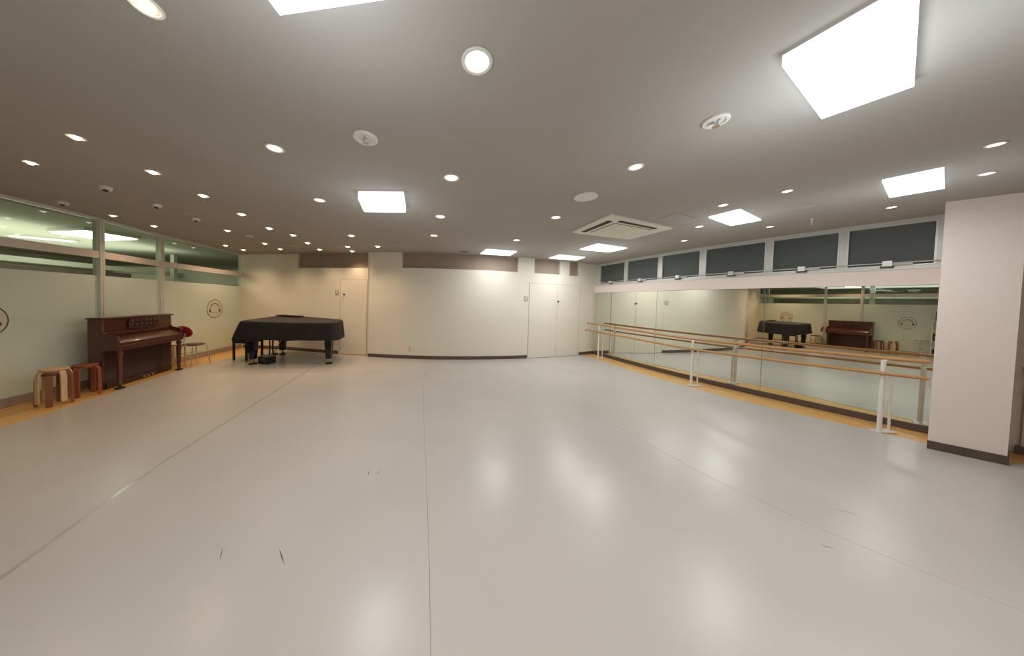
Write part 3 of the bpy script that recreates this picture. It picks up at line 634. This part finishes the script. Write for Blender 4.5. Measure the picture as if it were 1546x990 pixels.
# ------------------------------------------------------------------ covered grand piano
gp = thing('grand_piano', 'black grand piano standing under a fitted black cloth cover', 'grand piano', (-3.5, 6.7, 0))
O = Vector((-3.5, 6.7))
body = [(-4.38, 6.14), (-3.1, 6.10), (-2.62, 6.12), (-2.47, 6.18), (-2.42, 6.32), (-2.46, 6.62), (-2.65, 6.85), (-3.1, 7.05), (-3.7, 7.3), (-4.1, 7.45), (-4.38, 7.46)]
bl = [(p[0]-O.x, p[1]-O.y) for p in body]
MB().prism(bl, .60, .925).build('case', M['ebony'], gp)
kb_ = [(-4.54-O.x, 6.2-O.y), (-4.38-O.x, 6.2-O.y), (-4.38-O.x, 7.4-O.y), (-4.54-O.x, 7.4-O.y)]
MB().prism(kb_, .60, .68).build('key_bed', M['ebony'], gp)
for x, y in ((-4.19, 6.22), (-2.62, 6.27), (-4.2, 7.3)):
    X = x-O.x; Y = y-O.y
    rings = [[(X+dx*s, Y+dy*s, z) for dx, dy in ((-1, -1), (1, -1), (1, 1), (-1, 1))] for s, z in ((.075, .60), (.075, .53), (.066, .52), (.066, .50), (.072, .48), (.055, .16), (.052, .12), (.03, .11))]
    leg = MB().loft(rings).build('leg', M['ebony'], gp, bevel=.006)
    m = MB(); m.lathe([(.018, .11), (.022, .09), (.018, .07)], (X, Y, 0), 14); m.lathe([(.001, -.016), (.03, -.016), (.034, -.008), (.034, .008), (.03, .016), (.001, .016)], (X, Y, .058), 18, Matrix.Rotation(PI/2, 4, 'X')); m.build('caster', M['brass'], leg, smooth=True)
    MB().lathe([(.03, .028), (.075, .022), (.08, .006), (.08, 0)], (X, Y, 0), 24).build('caster_cup', M['black'], leg, smooth=True)
m = MB(); X, Y = -4.12-O.x, 6.72-O.y
for d in (-.07, .07): m.tube([(X, Y+d, .60), (X, Y+d*.7, .35), (X, Y+d, .10)], .016, 10)
m.box((X, Y, .10), (.10, .34, .05)); ly = m.build('pedal_lyre', M['ebony'], gp)
for d in (-.08, 0, .08): MB().tube([(X-.04, Y+d, .09), (X-.12, Y+d, .075), (X-.17, Y+d, .07)], [.010, .014, .017], 8).build('pedal', M['brass'], ly, smooth=True)
m = MB(); m.tube([(X+.05, Y, .12), (X+.28, Y, .58)], .009, 8); m.build('lyre_brace', M['brass'], gp, smooth=True)

# the cloth cover, a shell draped over the case
def rounded(poly, r=.07, n=5):
    out = []; N = len(poly)
    for i in range(N):
        p = Vector(poly[i]); a = (Vector(poly[i-1])-p); b = (Vector(poly[(i+1) % N])-p); ra = min(r, a.length*.45); rb = min(r, b.length*.45)
        A = p+a.normalized()*ra; B = p+b.normalized()*rb
        for k in range(n+1):
            t = k/n; out.append((A*(1-t)**2+p*2*t*(1-t)+B*t*t))
    return out
def resample(P, step=.035):
    out = []; N = len(P)
    for i in range(N):
        a, b = P[i], P[(i+1) % N]; k = max(1, int((b-a).length/step))
        for q in range(k): out.append(a+(b-a)*(q/k))
    return out
cov = [(-4.36, 6.06), (-3.6, 6.02), (-2.95, 6.00), (-2.50, 6.01), (-2.42, 6.06), (-2.40, 6.30), (-2.44, 6.62), (-2.58, 6.90), (-3.0, 7.12), (-3.6, 7.36), (-4.1, 7.52), (-4.36, 7.52)]
P = resample(rounded(cov)); N = len(P); cc = sum(P, Vector((0, 0)))/N
def inset(P, d):
    out = []
    for i in range(len(P)):
        t = (P[(i+1) % len(P)]-P[i-1]).normalized(); out.append(P[i]+Vector((-t.y, t.x))*d)
    return out
def ztop(p):   # top sheet sits higher over the music desk at the keyboard end, and sags slightly
    u = min(1, max(0, (p.x+4.3)/1.9)); v = min(1, max(0, (p.y-6.0)/1.5))
    return .965+.045*v*(1-u*.7)-.008*math.sin(u*PI)
rings = []
per = [0]
for i in range(N): per.append(per[-1]+(P[(i+1) % N]-P[i]).length)
for lvl, (dz, ins, fold) in enumerate([(1, -.028, 1.0), (.75, -.020, .8), (.45, -.010, .5), (.18, -.002, .2), (.06, .004, .05), (.02, .014, 0), (0, .032, 0)]):
    Q = inset(P, ins); ring = []
    for i, p in enumerate(Q):
        s = per[i]; fo = (math.sin(s*13)+.6*math.sin(s*29+1)+.4*math.sin(s*47))*.006*fold
        d = (p-cc).normalized(); pp = p+d*fo
        zb = .565+.006*math.sin(s*5)+.004*math.sin(s*11)
        zt = ztop(p); z = zt-(zt-zb)*dz
        # front of keyboard: cloth slopes out over the key lid
        if p.x < -4.24 and lvl <= 4:
            k = min(1, (-4.24-p.x)/.08); pp = pp+Vector((-.13*k*dz**.8, 0))
        ring.append((pp.x, pp.y, z))
    rings.append(ring)
m = MB(); m.loft(rings, caps=False)
# top: concentric rings to the middle
prev = rings[-1]; Q = [Vector((r[0], r[1])) for r in prev]; tops = [prev]
for k in (.9, .7, .45, .2):
    ring = []
    for i, p in enumerate(Q):
        pp = cc+(p-cc)*k; ring.append((pp.x, pp.y, ztop(pp)+.004*math.sin(pp.x*9)*math.sin(pp.y*7)))
    tops.append(ring)
m.loft(tops, caps=False)
last = tops[-1]; m.add(last, [tuple(range(N))])
bmesh.ops.remove_doubles(m.bm, verts=m.bm.verts, dist=.0005)
gc = m.build('piano_cover', M['cover'], smooth=True, ang=60)
tag(gc, 'black fitted cloth cover draped over the grand piano', 'piano cover')
m = MB(); m.box((0, 0, .012), (.62, .20, .022)); fo = m.build('folded_cloth', M['cover'], None, bevel=.006)
fo.location = (-3.98, 7.22, 1.004); fo.rotation_euler = (math.radians(-1), math.radians(1.2), math.radians(-12)); tag(fo, 'flat black folded cloth lying on top of the covered grand piano', 'cloth')

# bench and black box at the grand piano
bn = thing('piano_bench', 'black four legged bench at the keyboard end of the grand piano', 'bench', (-4.68, 6.80, 0), math.radians(-8))
m = MB(); m.box((0, 0, .475), (.36, .50, .06)); m.build('seat_cushion', M['cover'], bn, bevel=.015)
m = MB(); m.box((0, 0, .42), (.34, .47, .05)); m.build('apron', M['ebony'], bn)
for sx in (-1, 1):
    for sy in (-1, 1):
        MB().box((sx*.15, sy*.215, .198), (.036, .036, .396)).build('leg', M['ebony'], bn)
bx = thing('pedal_box', 'small black box on the floor beneath the covered grand piano', 'box', (-3.95, 6.30, 0), math.radians(-22))
MB().box((0, 0, .085), (.25, .22, .15)).build('box_body', M['ebony'], bx, bevel=.01)
MB().box((0, 0, .166), (.22, .18, .012)).build('top_plate', M['offgrey'], bx, bevel=.003)
for sx in (-1, 1): MB().box((sx*.10, 0, .005), (.03, .2, .01)).build('foot', M['black'], bx)

# ------------------------------------------------------------------ ballet barres
def smoothpath(P, n=8):
    out = []; P = [Vector(p) for p in P]
    for i in range(len(P)-1):
        p0 = P[max(i-1, 0)]; p1 = P[i]; p2 = P[i+1]; p3 = P[min(i+2, len(P)-1)]
        for k in range(n):
            t = k/n; out.append(.5*((2*p1)+(-p0+p2)*t+(2*p0-5*p1+4*p2-p3)*t*t+(-p0+3*p1-3*p2+p3)*t**3))
    out.append(P[-1]); return out
bar = thing('ballet_barre', 'long double wooden ballet barre on white stands in front of the mirrors', 'ballet barre', (4.7, 4.5, 0))
def loc(p): return (p[0]-4.7, p[1]-4.5, p[2] if len(p) > 2 else 0)
upp = [(4.195, 7.36, .942), (4.31, 6.95, .935), (4.45, 5.7, .912), (4.68, 4.49, .895), (5.02, 3.55, .908), (5.435, 2.69, .925), (5.575, 2.44, .935)]
low = [(4.14, 7.36, .741), (4.27, 6.95, .735), (4.41, 5.7, .722), (4.64, 4.47, .706), (4.98, 3.52, .720), (5.395, 2.665, .738), (5.535, 2.42, .745)]
MB().tube([loc(p) for p in smoothpath(upp)], .022, 14).build('upper_bar', M['oakbar'], bar, smooth=True)
MB().tube([loc(p) for p in smoothpath(low)], .020, 14).build('lower_bar', M['oakbar'], bar, smooth=True)
def stand(root, p, zu, zl, outw, off):
    # p foot of the front post; outw = unit vector toward the mirror
    x, y = p; u = Vector(outw).normalized(); v = Vector((-u.y, u.x))
    S = lambda a, b, z: (x+u.x*a+v.x*b-off[0], y+u.y*a+v.y*b-off[1], z)
    m = MB(); m.tube([S(0, 0, .012), S(0, 0, zu-.022)], .020, 14); st = m.build('stand_post', M['whitemetal'], root, smooth=True)
    m = MB(); m.tube([S(.005, .0, zl-.01), S(.05, 0, zl+.02), S(.085, 0, zl), S(.11, 0, zl-.07), S(.12, 0, .012)], .012, 10); m.build('rear_tube', M['whitemetal'], st, smooth=True)
    m = MB(); m.prism([S(-.05, -.045, 0)[:2], S(.17, -.045, 0)[:2], S(.17, .045, 0)[:2], S(-.05, .045, 0)[:2]], 0.0005, .013); m.build('foot_plate', M['whitemetal'], st)
    m = MB(); m.tube([S(0, 0, zl-.024), S(-.045, 0, zl-.024)], .010, 8); m.tube([S(0, -.03, zu-.026), S(0, .03, zu-.026)], .014, 8); m.build('bracket', M['whitemetal'], st, smooth=True)
stand(bar, (4.31, 6.95), .935, .735, (1, .0), (4.7, 4.5))
stand(bar, (4.68, 4.49), .895, .706, (1, -.1), (4.7, 4.5))
stand(bar, (5.435, 2.69), .925, .738, (.92, -.1), (4.7, 4.5))
bar2 = thing('ballet_barre', 'end of another wooden barre right of the pillar at the picture edge', 'ballet barre', (6.1, 1.2, 0))
u2 = [(5.925, 2.075, .945), (6.2, 1.1, .93), (6.55, -.3, .93)]; l2 = [(5.905, 2.06, .745), (6.17, 1.08, .735), (6.52, -.3, .735)]
MB().tube([(p[0]-6.1, p[1]-1.2, p[2]) for p in u2], .022, 14).build('upper_bar', M['oakbar'], bar2, smooth=True)
MB().tube([(p[0]-6.1, p[1]-1.2, p[2]) for p in l2], .020, 14).build('lower_bar', M['oakbar'], bar2, smooth=True)
stand(bar2, (6.2, 1.1), .93, .735, (.97, .25), (6.1, 1.2))

# ------------------------------------------------------------------ things seen only in the mirror: glass table and equipment rack
tb = thing('side_table', 'round glass side table on a single stem seen only in the mirror', 'table', (-5.2, 3.40, 0))
MB().lathe([(.001, .0), (.11, .0), (.11, .012), (.05, .03), (.02, .05), (.02, .52), (.06, .535), (.001, .535)], seg=28).build('pedestal', M['chrome'], tb, smooth=True)
MB().lathe([(.001, .536), (.175, .536), (.18, .544), (.175, .552), (.001, .552)], seg=40).build('table_top', M['clearplate'], tb, smooth=True)
rk = thing('equipment_rack', 'white wire rack holding audio gear seen in the mirror beside the pillar', 'rack', (-5.2, 3.02, 0))
for sx in (-1, 1):
    for sy in (-1, 1): MB().tube([(sx*.17, sy*.16, 0), (sx*.17, sy*.16, 1.25)], .012, 8).build('post', M['whitemetal'], rk, smooth=True)
for z in (.12, .55, .9, 1.22): MB().box((0, 0, z), (.37, .35, .02)).build('shelf', M['whitemetal'], rk)
def gear(name, x, y, z, d, label, cat):
    t = thing(name, label, cat, (x, y, z)); MB().box((0, 0, d[2]/2), d).build('housing', M['black'], t, bevel=.008)
    X = Matrix.Translation((d[0]/2, 0, d[2]*.55)) @ Matrix.Rotation(PI/2, 4, 'Y')
    MB().lathe([(.001, .012), (min(d[1], d[2])*.28, .010), (min(d[1], d[2])*.32, 0)], seg=20, X=X).build('dial', M['offgrey'], t, smooth=True)
gear('amplifier', -5.2, 3.02, .131, (.28, .26, .15), 'black amplifier on the bottom shelf of the rack in the mirror', 'amplifier')
gear('loudspeaker', -5.2, 3.08, .561, (.18, .15, .24), 'small black loudspeaker on the second shelf of the rack in the mirror', 'loudspeaker')
gear('loudspeaker', -5.2, 2.98, .911, (.18, .16, .24), 'small black loudspeaker on the third shelf of the rack in the mirror', 'loudspeaker')
gear('loudspeaker', -5.2, 3.02, 1.231, (.22, .22, .32), 'larger black loudspeaker on top of the rack in the mirror', 'loudspeaker')

# ------------------------------------------------------------------ lights
def area(name, loc, sx, sy, power, col, rot=(0, 0, 0)):
    l = bpy.data.lights.new(name, 'AREA'); l.shape = 'RECTANGLE'; l.size = sx; l.size_y = sy; l.energy = power; l.color = col
    o = bpy.data.objects.new(name, l); COL.objects.link(o); o.location = loc; o.rotation_euler = rot; return o
def spot(name, loc, power, col, size=100, blend=.8, r=.05):
    l = bpy.data.lights.new(name, 'SPOT'); l.energy = power; l.color = col; l.spot_size = math.radians(size); l.spot_blend = blend; l.shadow_soft_size = r
    o = bpy.data.objects.new(name, l); COL.objects.link(o); o.location = loc; return o
WARM = (1.0, .72, .47)
for i, (x, y) in enumerate(DL):
    if i in (1, 2, 4, 6, 7, 9, 10, 11, 12, 13, 15, 16, 17, 19, 20): spot('downlight_lamp', (x, y, H-.04), 30 if i >= 10 else 26, WARM, 130, 1.0)
    elif i in (0, 22, 23, 25, 28, 32, 36): spot('downlight_lamp', (x, y, H-.03), 6, (1, .86, .72), 130, 1.0)
COOL = (1.0, .985, .96)
for k, q in LEDS.items():
    c, _ = quad_at(q); pw_ = {'A': 18, 'B': 22, 'C': 15, 'D': 15, 'E': 17, 'F': 15, 'G': 13, 'I': 13}[k]
    area('panel_lamp', (c.x, c.y-(.45 if k in 'DE' else 0), H-.10), .5, .4, pw_*.55, COOL)
    l = bpy.data.lights.new('lens_glow_fill', 'POINT'); l.energy = pw_*{'A': .8, 'B': .85, 'D': .3, 'E': .3}.get(k, .5); l.color = (.80, .91, 1.0); l.shadow_soft_size = .16  # added point light under each panel, imitates lens glow on the ceiling
    o = bpy.data.objects.new('lens_glow_fill', l); COL.objects.link(o); o.location = (c.x, c.y-(.35 if k in 'DE' else 0), H-.52); o.visible_glossy = False
area('rear_fill', (.5, -1.2, H-.08), 4.0, 1.2, 45, (1, .95, .9))  # added unseen fill above the camera, evens the light on the near floor
area('lobby_fill', (-9.0, 6.0, 2.3), 3, 5, 75, (.95, 1, .9), (PI, 0, 0))  # added upward fill that brightens the lobby ceiling, no fitting there
area('lobby_fill', (-8.5, 4.5, 2.6), 3, 5, 40, (.95, 1, .9))  # extra wide downward fill added to lift the dim lobby

w = bpy.data.worlds.new('World'); scene.world = w; w.use_nodes = True
w.node_tree.nodes['Background'].inputs[0].default_value = (.05, .05, .05, 1); w.node_tree.nodes['Background'].inputs[1].default_value = .3

# ------------------------------------------------------------------ camera
cd = bpy.data.cameras.new('Camera'); cam = bpy.data.objects.new('Camera', cd); COL.objects.link(cam); scene.camera = cam
cd.sensor_width = 36; cd.sensor_fit = 'HORIZONTAL'; cd.lens = 9.2301; cd.shift_x = .03779; cd.shift_y = -.01843; cd.clip_start = .02; cd.clip_end = 100
R = np.array([[0.9941721718659444, 0.10558325401766684, -0.021768535972635505], [-0.1048729652933779, 0.9939855524448913, 0.03153383391530936], [0.024967055051107613, -0.029067129233297233, 0.9992656044116647]])
Mx = Matrix(((R[0][0], R[0][2], -R[0][1], 0), (R[1][0], R[1][2], -R[1][1], 0), (R[2][0], R[2][2], -R[2][1], 1.5), (0, 0, 0, 1)))
cam.matrix_world = Mx
scene.view_settings.view_transform = 'Standard'; scene.view_settings.look = 'None'; scene.view_settings.exposure = 0.0
scene.cycles.use_denoising = True
scene.cycles.max_bounces = 10; scene.cycles.transparent_max_bounces = 12; scene.cycles.sample_clamp_indirect = 6.0
